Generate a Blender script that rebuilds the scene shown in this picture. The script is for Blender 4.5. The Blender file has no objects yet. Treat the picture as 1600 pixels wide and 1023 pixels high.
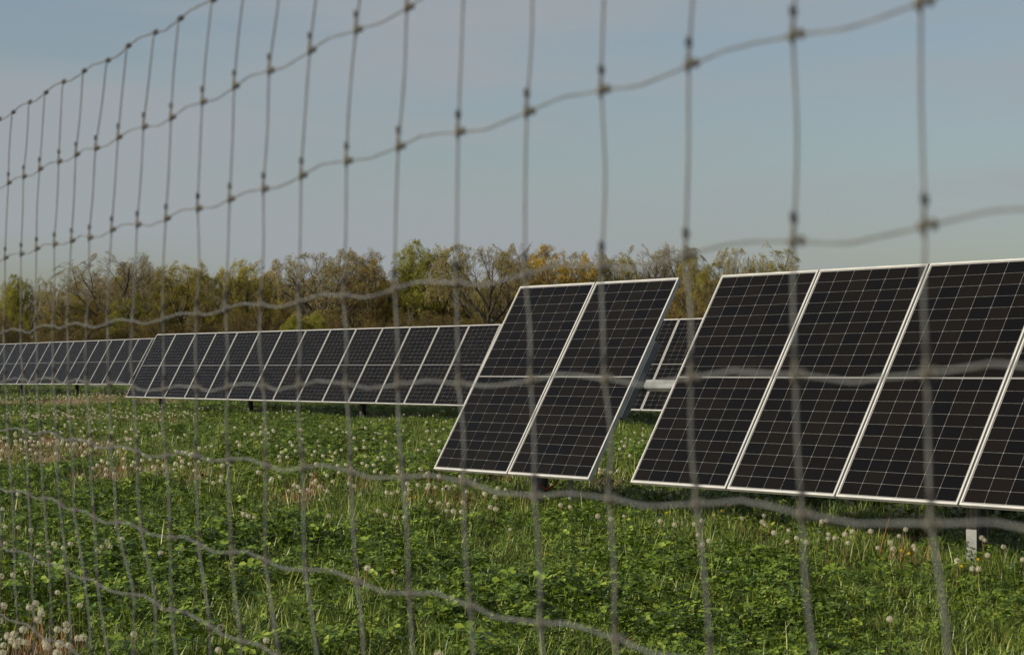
import bpy, math, random
import numpy as np
from mathutils import Vector, Matrix, Euler
random.seed(7)
rng = np.random.default_rng(11)
scene = bpy.context.scene
COL = scene.collection
R = math.radians

# ------------------------------------------------------------------ camera, world, sun, exposure
CAM_Z = 1.6                      # eye height above the low end of the field
FPX = 3341.44                    # focal length in pixels of a 1600 px wide picture
PITCH = 0.02284
cam_d = bpy.data.cameras.new("camera")
cam = bpy.data.objects.new("camera", cam_d)
COL.objects.link(cam)
cam.location = (0, 0, CAM_Z)
cam.rotation_euler = (math.pi / 2 + PITCH, 0, 0)
cam_d.sensor_width = 36
cam_d.lens = 36 * FPX / 1600
cam_d.clip_start = 0.05
cam_d.clip_end = 6000
cam_d.dof.use_dof = True
cam_d.dof.focus_distance = 19.0
cam_d.dof.aperture_fstop = 10.5
cam_d.dof.aperture_blades = 7
scene.camera = cam

ROW_A = 0.61253                  # bearing of the solar rows
D_ROW = Vector((math.sin(ROW_A), -math.cos(ROW_A), 0))   # along a row, towards the right of the picture
N_ROW = Vector((math.cos(ROW_A), math.sin(ROW_A), 0))    # across the rows, away from the camera
SUN_EL = 20.0
SUN_AZ = Vector((-0.93, -0.37, 0)).normalized()          # horizontal direction towards the sun
SUN_DIR = (SUN_AZ * math.cos(R(SUN_EL)) + Vector((0, 0, math.sin(R(SUN_EL))))).normalized()
sun_d = bpy.data.lights.new("sun", 'SUN')
sun_d.energy = 5.0
sun_d.angle = R(0.55)
sun_d.color = (1.0, 0.93, 0.80)
sun = bpy.data.objects.new("sun", sun_d)
COL.objects.link(sun)
sun.rotation_euler = SUN_DIR.to_track_quat('Z', 'Y').to_euler()
sun.location = (0, 0, 60)

world = bpy.data.worlds.new("World")
scene.world = world
world.use_nodes = True
wn = world.node_tree; wn.nodes.clear()
w_out = wn.nodes.new('ShaderNodeOutputWorld')
w_bg = wn.nodes.new('ShaderNodeBackground')
w_bg.inputs['Strength'].default_value = 0.082
w_sky = wn.nodes.new('ShaderNodeTexSky')
w_sky.sky_type = 'NISHITA'
w_sky.sun_disc = False
w_sky.sun_elevation = R(SUN_EL)
w_sky.sun_rotation = math.atan2(SUN_AZ.x, SUN_AZ.y)
w_sky.altitude = 100
w_sky.air_density = 1.0
w_sky.dust_density = 2.0
w_sky.ozone_density = 1.2
w_tc = wn.nodes.new('ShaderNodeTexCoord')
w_map = wn.nodes.new('ShaderNodeMapping')
w_map.inputs['Scale'].default_value = (1.3, 1.3, 9.0)
w_map.inputs['Rotation'].default_value = (0.06, 0.1, 0)
w_n = wn.nodes.new('ShaderNodeTexNoise')
w_n.inputs['Scale'].default_value = 2.6
w_n.inputs['Detail'].default_value = 5
w_n.inputs['Roughness'].default_value = 0.48
w_r = wn.nodes.new('ShaderNodeValToRGB')
w_r.color_ramp.elements[0].position = 0.40; w_r.color_ramp.elements[0].color = (0.22, 0.22, 0.22, 1)
w_r.color_ramp.elements[1].position = 0.62; w_r.color_ramp.elements[1].color = (0.90, 0.90, 0.90, 1)
w_mix = wn.nodes.new('ShaderNodeMix'); w_mix.data_type = 'RGBA'
w_mix.inputs['B'].default_value = (3.22, 3.50, 3.74, 1)      # thin grey-lilac cloud veil
L = wn.links.new
L(w_tc.outputs['Generated'], w_map.inputs['Vector']); L(w_map.outputs['Vector'], w_n.inputs['Vector'])
L(w_n.outputs['Fac'], w_r.inputs['Fac']); L(w_r.outputs['Color'], w_mix.inputs['Factor'])
L(w_sky.outputs['Color'], w_mix.inputs['A']); L(w_mix.outputs['Result'], w_bg.inputs['Color'])
L(w_bg.outputs['Background'], w_out.inputs['Surface'])

scene.view_settings.view_transform = 'Standard'
scene.view_settings.look = 'None'
scene.view_settings.exposure = 0.36
scene.view_settings.gamma = 1.0
scene.view_settings.use_curve_mapping = False
scene.render.engine = 'CYCLES'
scene.cycles.max_bounces = 6
scene.cycles.transparent_max_bounces = 6
scene.cycles.use_adaptive_sampling = True
scene.cycles.adaptive_threshold = 0.02

# ------------------------------------------------------------------ helpers
def ground_z(x, y):
    """height of the bare field: it climbs gently away from the fence"""
    Dp = x * N_ROW.x + y * N_ROW.y
    z = np.interp(Dp, [-60, 0, 10.9, 24.7, 33.0, 60.0, 120.0, 400.0, 3000.0],
                  [0.0, 0.02, 0.24, 0.58, 0.80, 1.15, 1.45, 1.70, 1.9])
    s_ = (x + 0.312) * D_ROW.x + (y - 19.418) * D_ROW.y          # the field also falls a little along the first row
    z = z + 0.032 * (7.6 - np.clip(s_, -4.0, 8.0)) * np.exp(-((Dp - 10.9) / 7.0) ** 2)
    return z + 0.03 * np.sin(x * 0.9 + 1.3) * np.cos(y * 0.55) + 0.02 * np.sin(x * 2.1 + y * 1.3)

CP, SP = math.cos(PITCH), math.sin(PITCH)
def ray(px, py):
    u = (px - 800) / FPX; v = -(py - 511.5) / FPX
    return np.array([u, CP - v * SP, SP + v * CP])

def at(px, py, h=0.0):
    """point h above the field that is seen at photo position (px, py)"""
    r = ray(px, py)
    t0, t1 = 4.0, 400.0
    ts = np.linspace(t0, 120, 2400)
    zz = CAM_Z + ts * r[2] - (ground_z(ts * r[0], ts * r[1]) + h)
    k = np.argmax(zz < 0)
    if zz[k] >= 0: k = len(ts) - 1
    t = ts[k]
    return Vector((t * r[0], t * r[1], float(ground_z(t * r[0], t * r[1]))))

def tag(o, label=None, cat=None, group=None, kind=None):
    if label: o['label'] = label
    if cat: o['category'] = cat
    if group: o['group'] = group
    if kind: o['kind'] = kind
    return o

def link(o, parent=None):
    COL.objects.link(o)
    if parent is not None: o.parent = parent
    return o

def empty(name, loc=(0, 0, 0)):
    o = bpy.data.objects.new(name, None); o.location = loc
    o.empty_display_size = 0.2
    return link(o)

class MB:
    """collects simple shapes into one mesh"""
    def __init__(s): s.v = []; s.f = []; s.m = []; s.smooth = []
    def add(s, vs, fs, mat=0, smooth=False):
        b = len(s.v); s.v.extend([tuple(p) for p in vs])
        for f in fs:
            s.f.append([b + i for i in f]); s.m.append(mat); s.smooth.append(smooth)
    def box(s, a, b, mat=0):
        x0, y0, z0 = a; x1, y1, z1 = b
        s.add([(x0, y0, z0), (x1, y0, z0), (x1, y1, z0), (x0, y1, z0), (x0, y0, z1), (x1, y0, z1), (x1, y1, z1), (x0, y1, z1)],
              [(0, 3, 2, 1), (4, 5, 6, 7), (0, 1, 5, 4), (1, 2, 6, 5), (2, 3, 7, 6), (3, 0, 4, 7)], mat)
    def tube(s, pts, rad, n=6, mat=0, cap=True, smooth=True):
        pts = [Vector(p) for p in pts]
        rr = rad if hasattr(rad, '__len__') else [rad] * len(pts)
        vs = []; fs = []
        up = None
        for i, p in enumerate(pts):
            t = (pts[min(i + 1, len(pts) - 1)] - pts[max(i - 1, 0)])
            t = t.normalized() if t.length > 1e-9 else Vector((0, 0, 1))
            if up is None:
                up = t.orthogonal().normalized()
            else:
                up = (up - t * up.dot(t))
                up = up.normalized() if up.length > 1e-6 else t.orthogonal().normalized()
            w = t.cross(up)
            for k in range(n):
                a = 2 * math.pi * k / n
                vs.append(p + (up * math.cos(a) + w * math.sin(a)) * rr[i])
        for i in range(len(pts) - 1):
            for k in range(n):
                k2 = (k + 1) % n
                fs.append((i * n + k, i * n + k2, (i + 1) * n + k2, (i + 1) * n + k))
        if cap:
            fs.append(tuple(range(n))[::-1]); fs.append(tuple((len(pts) - 1) * n + k for k in range(n)))
        s.add(vs, fs, mat, smooth)
    def mesh(s, name, mats):
        me = bpy.data.meshes.new(name)
        me.from_pydata(s.v, [], s.f)
        for m in mats: me.materials.append(m)
        me.polygons.foreach_set('material_index', s.m)
        me.polygons.foreach_set('use_smooth', s.smooth)
        me.update()
        return me
    def build(s, name, mats, parent=None):
        o = bpy.data.objects.new(name, s.mesh(name, mats if isinstance(mats, (list, tuple)) else [mats]))
        return link(o, parent)

def nodes_of(m):
    return m.node_tree.nodes, m.node_tree.links.new

def principled(name, col, rough=0.6, metal=0.0, spec=0.5):
    m = bpy.data.materials.new(name); m.use_nodes = True
    b = m.node_tree.nodes['Principled BSDF']
    b.inputs['Base Color'].default_value = (*col, 1)
    b.inputs['Roughness'].default_value = rough
    b.inputs['Metallic'].default_value = metal
    b.inputs['Specular IOR Level'].default_value = spec
    return m

def noisy(name, c0, c1, scale, rough=0.6, metal=0.0, spec=0.4, detail=4, coord='Object', bump=0.0, lo=0.35, hi=0.65):
    m = principled(name, c0, rough, metal, spec)
    n, l = nodes_of(m); b = n['Principled BSDF']
    tc = n.new('ShaderNodeTexCoord'); nz = n.new('ShaderNodeTexNoise')
    nz.inputs['Scale'].default_value = scale; nz.inputs['Detail'].default_value = detail
    rp = n.new('ShaderNodeValToRGB')
    rp.color_ramp.elements[0].position = lo; rp.color_ramp.elements[0].color = (*c0, 1)
    rp.color_ramp.elements[1].position = hi; rp.color_ramp.elements[1].color = (*c1, 1)
    l(tc.outputs[coord], nz.inputs['Vector']); l(nz.outputs['Fac'], rp.inputs['Fac']); l(rp.outputs['Color'], b.inputs['Base Color'])
    if bump:
        bp = n.new('ShaderNodeBump'); bp.inputs['Strength'].default_value = bump; bp.inputs['Distance'].default_value = 0.01
        l(nz.outputs['Fac'], bp.inputs['Height']); l(bp.outputs['Normal'], b.inputs['Normal'])
    return m

def leafy(name, cols, patch_scale=0.7, trans=0.25, rough=0.55, isl=0.55, spec=0.25):
    """leaf colour: varies from leaf to leaf and in patches over the field"""
    m = bpy.data.materials.new(name); m.use_nodes = True
    n, l = nodes_of(m); b = n['Principled BSDF']; out = n['Material Output']
    ge = n.new('ShaderNodeNewGeometry'); nz = n.new('ShaderNodeTexNoise'); oi = n.new('ShaderNodeObjectInfo')
    nz.inputs['Scale'].default_value = patch_scale; nz.inputs['Detail'].default_value = 3
    l(ge.outputs['Position'], nz.inputs['Vector'])
    a1 = n.new('ShaderNodeMath'); a1.operation = 'MULTIPLY_ADD'; a1.inputs[1].default_value = isl
    a2 = n.new('ShaderNodeMath'); a2.operation = 'MULTIPLY_ADD'; a2.inputs[1].default_value = 1.3 * (1 - isl) ; a2.inputs[2].default_value = -0.15 * (1 - isl)
    a3 = n.new('ShaderNodeMath'); a3.operation = 'MULTIPLY_ADD'; a3.inputs[1].default_value = 0.25
    l(nz.outputs['Fac'], a2.inputs[0]); l(oi.outputs['Random'], a3.inputs[0]); l(a2.outputs[0], a3.inputs[2])
    l(ge.outputs['Random Per Island'], a1.inputs[0]); l(a3.outputs[0], a1.inputs[2])
    rp = n.new('ShaderNodeValToRGB'); el = rp.color_ramp.elements
    while len(el) < len(cols): el.new(0.5)
    for i, c in enumerate(cols):
        el[i].position = 0.12 + 0.95 * i / (len(cols) - 1) if i else 0.1
        el[i].color = (*c, 1)
    l(a1.outputs[0], rp.inputs['Fac']); l(rp.outputs['Color'], b.inputs['Base Color'])
    b.inputs['Roughness'].default_value = rough; b.inputs['Specular IOR Level'].default_value = spec
    if trans:
        tr = n.new('ShaderNodeBsdfTranslucent'); mx = n.new('ShaderNodeMixShader'); mx.inputs[0].default_value = trans
        l(rp.outputs['Color'], tr.inputs['Color']); l(b.outputs[0], mx.inputs[1]); l(tr.outputs[0], mx.inputs[2])
        l(mx.outputs[0], out.inputs['Surface'])
    return m

# ------------------------------------------------------------------ ground: one sheet out to the horizon
M_soil = noisy('field_soil', (0.012, 0.016, 0.006), (0.025, 0.028, 0.010), 1.2, 0.95, spec=0.1, detail=8, coord='Object')
gx = np.concatenate([np.linspace(-2500, -120, 14), np.linspace(-100, 100, 161), np.linspace(120, 2500, 14)])
gy = np.concatenate([np.linspace(-300, -10, 8), np.linspace(-6, 130, 137), np.linspace(140, 3500, 26)])
XX, YY = np.meshgrid(gx, gy)
ZZ = ground_z(XX, YY)
nx_, ny_ = len(gx), len(gy)
gv = np.stack([XX.ravel(), YY.ravel(), ZZ.ravel()], 1)
gf = [(j * nx_ + i, j * nx_ + i + 1, (j + 1) * nx_ + i + 1, (j + 1) * nx_ + i) for j in range(ny_ - 1) for i in range(nx_ - 1)]
gme = bpy.data.meshes.new('ground'); gme.from_pydata(gv.tolist(), [], gf); gme.materials.append(M_soil)
gme.polygons.foreach_set('use_smooth', [True] * len(gf))
ground = link(bpy.data.objects.new('ground', gme)); ground['kind'] = 'structure'

# ------------------------------------------------------------------ solar trackers
M_frame = noisy('panel_frame_aluminium', (0.37, 0.365, 0.34), (0.44, 0.43, 0.40), 6.0, 0.42, 0.15, 0.5)
M_back = principled('panel_backsheet', (0.165, 0.163, 0.155), 0.35, 0, 0.2)
M_steel = noisy('galvanised_steel', (0.20, 0.21, 0.208), (0.30, 0.305, 0.295), 9.0, 0.45, 0.3, 0.5, detail=6)
M_rail = noisy('rail_steel', (0.11, 0.12, 0.125), (0.18, 0.19, 0.195), 9.0, 0.6, 0.0, 0.3)
M_post = noisy('post_zinc', (0.14, 0.142, 0.136), (0.21, 0.21, 0.198), 9.0, 0.5, 0.0, 0.4, detail=6)
M_post_shade = noisy('shaded_post_steel', (0.03, 0.03, 0.03), (0.06, 0.06, 0.055), 7.0, 0.6, 0.2, 0.3)  # shade on the farther rows' posts, put into a darker steel colour
M_black = principled('black_gap', (0.01, 0.01, 0.01), 0.8)
M_red = principled('red_cable_sheath', (0.20, 0.015, 0.012), 0.5)
M_cell = bpy.data.materials.new('solar_cell_silicon'); M_cell.use_nodes = True
n, l = nodes_of(M_cell); b = n['Principled BSDF']
ge = n.new('ShaderNodeNewGeometry'); oi = n.new('ShaderNodeObjectInfo')
wn_ = n.new('ShaderNodeTexWhiteNoise'); wn_.noise_dimensions = '2D'; cb = n.new('ShaderNodeCombineXYZ')
l(ge.outputs['Random Per Island'], cb.inputs[0]); l(oi.outputs['Random'], cb.inputs[1]); l(cb.outputs[0], wn_.inputs['Vector'])
rp = n.new('ShaderNodeValToRGB'); el = rp.color_ramp.elements
el[0].position = 0.0; el[0].color = (0.0030, 0.0029, 0.0032, 1)
el.new(0.5); el[1].color = (0.0046, 0.0038, 0.0032, 1)
el[-1].position = 1.0; el[-1].color = (0.0066, 0.0050, 0.0039, 1)
l(wn_.outputs['Value'], rp.inputs['Fac']); l(rp.outputs['Color'], b.inputs['Base Color'])
b.inputs['Roughness'].default_value = 0.18; b.inputs['Specular IOR Level'].default_value = 0.085

PL, PW, PGAP, PT = 1.903, 1.134, 0.020, 0.035      # panel length, width, gap, frame depth
PITCH_W = PW + PGAP
NC, NR = 6, 20
FR = 0.014
# panel local frame: x along the row, y up the slope, z out of the glass; origin at the panel's middle on the glass
mb = MB()
hw, hl = PW / 2, PL / 2
for (x0, x1, y0, y1) in ((-hw, hw, hl - FR, hl), (-hw, hw, -hl, -hl + FR), (-hw, -hw + FR, -hl + FR, hl - FR), (hw - FR, hw, -hl + FR, hl - FR)):
    mb.box((x0, y0, -PT), (x1, y1, 0.0015))
ME_frame = mb.mesh('panel_frame', [M_frame])
mb = MB(); mb.box((-hw + FR + .0005, -hl + FR + .0005, -0.008), (hw - FR - .0005, hl - FR - .0005, -0.0025))
ME_back = mb.mesh('solar_panel', [M_back])
CG_X, CG_Y, MIDG, MARG = 0.0038, 0.0019, 0.013, 0.010
inw = PW - 2 * FR - 2 * MARG; inl = PL - 2 * FR - 2 * MARG
cw = (inw - (NC - 1) * CG_X) / NC
ch = (inl - MIDG - (NR - 2) * CG_Y) / NR
cell_pos = []
for r_ in range(NR):
    y = -inl / 2 + ch / 2 + r_ * (ch + CG_Y) + ((MIDG - CG_Y) if r_ >= NR // 2 else 0)
    for c_ in range(NC):
        cell_pos.append((-inw / 2 + cw / 2 + c_ * (cw + CG_X), y))
def cell_shape(mb, x, y):
    k = 0.004
    a, b_ = cw / 2, ch / 2
    ring = [(-a + k, -b_), (a - k, -b_), (a, -b_ + k), (a, b_ - k), (a - k, b_), (-a + k, b_), (-a, b_ - k), (-a, -b_ + k)]
    top = [(x + p, y + q_, -0.0012) for p, q_ in ring]
    mb.add(top, [tuple(range(8))])
mb = MB(); cell_shape(mb, 0, 0); ME_cell = mb.mesh('solar_cell', [M_cell])
mb = MB()
for (x, y) in cell_pos: cell_shape(mb, x, y)
ME_cells = mb.mesh('cell_sheet', [M_cell])
# short rail under the seam between two panels
mb = MB()
RL = 0.72
mb.box((-0.030, -RL / 2, -PT - 0.006), (0.030, RL / 2, -PT - 0.001))
mb.box((-0.030, -RL / 2, -PT - 0.060), (-0.025, RL / 2, -PT - 0.0065))
mb.box((0.025, -RL / 2, -PT - 0.060), (0.030, RL / 2, -PT - 0.0065))
ME_rail = mb.mesh('mounting_rail', [M_rail])

def post_mesh(h, slots, pm=None):
    """rolled steel post: flange x along the row, web across it; slots in the sunny flange"""
    mb = MB(); fw, dp, t = 0.094, 0.112, 0.008
    z1 = h
    if slots:
        za, zb = 0.29, 0.68
        mb.box((-fw / 2, -dp / 2, -0.5), (fw / 2, -dp / 2 + t, za))
        mb.box((-fw / 2, -dp / 2, zb), (fw / 2, -dp / 2 + t, z1))
        for (x0, x1) in ((-fw / 2, -0.031), (-0.019, 0.014), (0.026, fw / 2)):
            mb.box((x0, -dp / 2, za + .0005), (x1, -dp / 2 + t, zb - .0005))
    else:
        mb.box((-fw / 2, -dp / 2, -0.5), (fw / 2, -dp / 2 + t, z1))
    mb.box((-0.004, -dp / 2 + t + .0005, -0.5), (0.004, dp / 2 - t - .0005, z1))
    mb.box((-fw / 2, dp / 2 - t, -0.5), (fw / 2, dp / 2, z1))
    return mb.mesh('post', [pm or M_post])

def tracker(name, label, P0, T, slope, n_groups, post_s, cells_on=(), slots=False, tube_ext=(0.1, 0.1), pm=None):
    """one row: P0 = middle of the first panel's left edge; n_groups = [(start s, count), ...]"""
    P0 = Vector(P0)
    d = Vector((D_ROW.x * math.cos(slope), D_ROW.y * math.cos(slope), math.sin(slope)))
    t = (N_ROW * math.cos(T) + Vector((0, 0, 1)) * math.sin(T)).normalized()
    nn = d.cross(t).normalized(); t = nn.cross(d).normalized()
    base = Vector((P0.x, P0.y, float(ground_z(P0.x, P0.y))))
    root = empty(name, base)
    tag(root, label, 'solar tracker')
    rot = Matrix((d, t, nn)).transposed().to_4x4()
    def put(o, s, off=Vector((0, 0, 0))):
        o.matrix_basis = Matrix.Translation(P0 + d * s + off - base) @ rot
    first = None; idx = 0
    for (s0, cnt) in n_groups:
        for k in range(cnt):
            p = bpy.data.objects.new('solar_panel', ME_back); link(p, root); put(p, s0 + k * PITCH_W + hw)
            jit = Matrix.Rotation(random.gauss(0, 0.0012), 4, 'X') @ Matrix.Rotation(random.gauss(0, 0.0012), 4, 'Y')
            p.matrix_basis = p.matrix_basis @ jit
            f_ = bpy.data.objects.new('panel_frame', ME_frame); link(f_, p)
            if idx in cells_on:
                for (x, y) in cell_pos:
                    c = bpy.data.objects.new('solar_cell', ME_cell); link(c, p); c.location = (x, y, 0)
            else:
                c = bpy.data.objects.new('cell_sheet', ME_cells); link(c, p); c['kind'] = 'stuff'
            idx += 1
        for k in range(cnt + 1):
            rl = bpy.data.objects.new('mounting_rail', ME_rail); link(rl, root)
            off = -PGAP / 2 if k else 0.016
            if k == cnt: off = -PGAP - 0.018
            put(rl, s0 + k * PITCH_W + off)
    s_a = n_groups[0][0] - tube_ext[0]; s_b = n_groups[-1][0] + n_groups[-1][1] * PITCH_W - PGAP + tube_ext[1]
    mb = MB(); w_ = 0.040; zc = -PT - 0.068 - w_
    ch_ = 0.012
    prof = [(-w_ + ch_, -w_), (w_ - ch_, -w_), (w_, -w_ + ch_), (w_, w_ - ch_), (w_ - ch_, w_), (-w_ + ch_, w_), (-w_, w_ - ch_), (-w_, -w_ + ch_)]
    vs = [(x, y, z + zc) for x in (s_a, s_b) for (y, z) in prof]
    fs = [(k, (k + 1) % 8, 8 + (k + 1) % 8, 8 + k) for k in range(8)] + [tuple(range(8))[::-1], tuple(range(8, 16))]
    mb.add(vs, fs); tb = mb.build('torque_tube', M_steel, root); put(tb, 0)
    rz = Matrix.Rotation(math.atan2(D_ROW.y, D_ROW.x), 4, 'Z')
    for s in post_s:
        q_ = P0 + d * s + nn * zc
        gz = float(ground_z(q_.x, q_.y))
        po = bpy.data.objects.new('post', post_mesh(q_.z - gz - 0.075, slots, pm)); link(po, root)
        po.matrix_basis = Matrix.Translation(Vector((q_.x, q_.y, gz)) - base) @ rz
        mb = MB()                                  # bearing that carries the tube on the post
        ring = [(0.105 * math.cos(a_), 0.105 * math.sin(a_)) for a_ in [i_ * math.pi / 8 for i_ in range(16)]]
        hole = [(0.079 * math.cos(a_), 0.079 * math.sin(a_)) for a_ in [i_ * math.pi / 8 for i_ in range(16)]]
        vs = []
        for x in (-0.03, 0.03): vs += [(x, y, z) for y, z in ring] + [(x, y, z) for y, z in hole]
        fs = []
        for k in range(16):
            k2 = (k + 1) % 16
            fs += [(k, k2, 32 + k2, 32 + k), (16 + k2, 16 + k, 48 + k, 48 + k2), (k2, k, 16 + k, 16 + k2), (32 + k, 32 + k2, 48 + k2, 48 + k)]
        mb.add(vs, fs)
        bo = mb.build('bearing', M_steel, root)
        bo.matrix_basis = Matrix.Translation(q_ - base) @ rz
    return root, P0, d, t, nn, base

T1 = 1.05005
row1 = tracker('solar_tracker', 'nearest solar tracker, large black panels with an open gap after the first two',
               (-0.31197, 19.41785, CAM_Z + 0.00131), T1, -0.00199, [(0.0, 2), (2 * PITCH_W - PGAP + 0.54834, 9)],
               [0.80, 5.90, 12.4], cells_on=(3, 4), slots=True)
row2 = tracker('solar_tracker', 'middle solar tracker, long unbroken row behind the nearest one, ending over bleached grass',
               (-9.88863, 57.06209, CAM_Z + 0.2896), 1.07251, -0.00301, [(0.0, 34)],
               [0.98, 5.89, 11.2, 17.0, 23.0, 29.0, 36.0], pm=M_post_shade)
s3 = 13 * PITCH_W
row3 = tracker('solar_tracker', 'farthest solar tracker, at the left below the bare oak, partly behind another row',
               (-21.22158, 87.72698, CAM_Z + 0.51445), 1.04742, 0.00199, [(-9 * PITCH_W, 22), (s3 + 0.12, 8)],
               [-8.0, -2.7, 2.62, 8.0, 14.9, 21.0], pm=M_post_shade)
# red cable looping down beside the first post of the nearest row, and its conduit
root, P0, d, t, nn, base = row1
def r1(s, back, z):
    q_ = P0 + d * s + N_ROW * back; g = float(ground_z(q_.x, q_.y)); return Vector((q_.x, q_.y, g + z)) - base
mb = MB()
mb.tube([r1(1.20, .06, .95), r1(1.22, .05, .70), r1(1.24, .05, .50), r1(1.235, .04, .40), r1(1.21, .03, .31), r1(1.15, .02, .24), r1(1.05, .0, .20), r1(.98, .0, .24)], 0.009, 7)
mb.build('cable', M_red, root)['label'] = 'red cable looping down to the post'
mb = MB(); mb.tube([r1(1.31, .08, -.2), r1(1.31, .08, 0.98)], 0.024, 8)
mb.box((r1(1.31, .08, .36).x - .07, r1(1.31, .08, .36).y - .05, r1(1.31, .08, .46).z), (r1(1.31, .08, .36).x + .07, r1(1.31, .08, .36).y + .05, r1(1.31, .08, .66).z))
mb.build('conduit', M_steel, root)

FENCE_PHI=0.4139; FENCE_D=0.7632; FENCE_S0=-1.8584
KNOTS={
  1:(-16,[-2375,-2236,-2074,-1930,-1779,-1620,-1450,-1316,-1153,-1015,-848],[2104,2102,2102,2102,2102,2100,2094,2098,2094,2093,2092]),
  2:(-15,[-2271,-2119,-1972,-1807,-1670,-1524,-1371,-1211,-1055,-893,-744,-596,-442,-286,-134],[1971,1970,1971,1969,1968,1964,1966,1965,1961,1964,1966,1966,1969,1969,1969]),
  3:(-15,[-2300,-2140,-1997,-1841,-1702,-1567,-1411,-1248,-1081,-914,-763,-618,-472,-316,-158,1,159,307,455,604,755],[1829,1828,1830,1829,1827,1824,1827,1824,1822,1824,1825,1826,1830,1832,1832,1830,1831,1832,1833,1833,1831]),
  4:(-15,[-2309,-2136,-1999,-1849,-1729,-1583,-1434,-1273,-1093,-918,-779,-627,-481,-323,-167,-3,156,307,450,604,758],[1686,1684,1686,1686,1686,1681,1683,1681,1681,1683,1687,1686,1686,1687,1689,1688,1689,1689,1691,1692,1693]),
  5:(-15,[-2293,-2109,-1985,-1841,-1722,-1586,-1428,-1267,-1088,-917,-769,-616,-478,-315,-158,3,168,313,458,606,760],[1592,1593,1593,1595,1590,1590,1589,1583,1582,1585,1587,1588,1590,1591,1592,1593,1597,1598,1599,1601,1602]),
  6:(-15,[-2265,-2089,-1955,-1813,-1690,-1551,-1414,-1243,-1076,-919,-765,-605,-463,-300,-143,17,176,321,466,614,764],[1499,1500,1499,1498,1495,1492,1490,1489,1489,1494,1495,1493,1497,1498,1499,1502,1497,1502,1506,1507,1510]),
  7:(-14,[-2056,-1918,-1784,-1668,-1521,-1369,-1214,-1050,-902,-747,-604,-453,-279,-125,31,188,331],[1385,1386,1382,1379,1375,1378,1376,1377,1377,1379,1379,1381,1384,1385,1388,1389,1392]),
  8:(-16,[-2324,-2188,-2024,-1872,-1725,-1589,-1493,-1259,-1131,-1042,-848,-707],[1274,1273,1273,1274,1274,1273,1271,1278,1278,1278,1275,1272]),
  9:(-16,[-2334,-2153,-1992,-1852,-1682],[1140,1143,1144,1144,1146]),
}
# ------------------------------------------------------------------ woven wire fence
M_wire = noisy('weathered_wire', (0.10, 0.102, 0.096), (0.155, 0.157, 0.147), 30.0, 0.55, 0.25, 0.4)
M_knot = noisy('weathered_knot', (0.075, 0.068, 0.052), (0.135, 0.125, 0.10), 90.0, 0.6, 0.2, 0.4)
M_stay = noisy('weathered_stay_wire', (0.085, 0.087, 0.082), (0.135, 0.137, 0.127), 30.0, 0.6, 0.2, 0.35)
M_collar = principled('dark_collar', (0.03, 0.028, 0.025), 0.7)
FN = Vector((math.cos(FENCE_PHI), math.sin(FENCE_PHI), 0)); FD = Vector((math.sin(FENCE_PHI), -math.cos(FENCE_PHI), 0))
F0 = FN * FENCE_D + FD * FENCE_S0
SPC = 0.1524
I0, I1 = -26, 9
ZW = [2.098, 1.968, 1.828, 1.686, 1.593, 1.499, 1.383, 1.275, 1.143, 1.03, 0.915, 0.80, 0.68, 0.56, 0.43, 0.29, 0.15]
knot = {}
frng = random.Random(3)
for j, z0 in enumerate(ZW, 1):
    if j in KNOTS:
        i0, ss, zs = KNOTS[j]
        dsl = [s / 1000 - SPC * (i0 + k) for k, s in enumerate(ss)]
        for i in range(I0, I1 + 1):
            k = i - i0
            if 0 <= k < len(ss): s, z = ss[k] / 1000, zs[k] / 1000
            else:
                e = 0 if k < 0 else len(ss) - 1
                ds_ = dsl[e] if (j != 9 or k < 0) else max(.055, dsl[e] - .012 * (k - e))
                s = SPC * i + ds_ + frng.gauss(0, .004); z = zs[e] / 1000 + frng.gauss(0, .0015)
            knot[i, j] = (s, z)
    else:
        for i in range(I0, I1 + 1):
            s8 = knot[i, 9][0]
            knot[i, j] = (SPC * i + (s8 - SPC * i) * max(0, 1 - (j - 9) / 4) + frng.gauss(0, .006), z0 + frng.gauss(0, .002))
def fpt(s, z, nout=0.0):
    gz = 0.0
    return F0 + FD * s + FN * nout + Vector((0, 0, z + gz))
f_base = F0 + Vector((0, 0, 0))
fence = empty('wire_fence', f_base)
tag(fence, 'blurred woven wire fence of weathered grey wire crossing in front of the whole field', 'fence', None)
WR = 0.00105
def smooth_path(P, n=4):
    out = []
    for k in range(len(P) - 1):
        p0 = P[max(k - 1, 0)]; p1 = P[k]; p2 = P[k + 1]; p3 = P[min(k + 2, len(P) - 1)]
        for q_ in range(n):
            u = q_ / n
            out.append(0.5 * ((2 * p1) + (p2 - p0) * u + (2 * p0 - 5 * p1 + 4 * p2 - p3) * u * u + (3 * p1 - p0 - 3 * p2 + p3) * u ** 3))
    out.append(P[-1]); return out
for j in range(1, len(ZW) + 1):
    pts = []
    for i in range(I0, I1 + 1):
        s, z = knot[i, j]
        pts.append(fpt(s, z) - f_base)
        if i < I1:
            s2, z2 = knot[i + 1, j]
            sg = (1 if i % 2 else -1) * (1 if (j % 2) else 1)
            A = 0.0046 * frng.uniform(.75, 1.25)
            pk = frng.uniform(.34, .44)
            for u in (0.12, pk - .07, pk, pk + .07, 0.62, 0.86):
                h = u / pk if u < pk else (1 - u) / (1 - pk)
                h = min(h, .93)
                pts.append(fpt(s + (s2 - s) * u, z + (z2 - z) * u + sg * A * h + frng.gauss(0, .0003), frng.gauss(0, .0004)) - f_base)
    mb = MB(); mb.tube(pts, WR * (1.25 if j == 1 else 1.0), 6); mb.build('line_wire', M_wire, fence)
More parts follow.
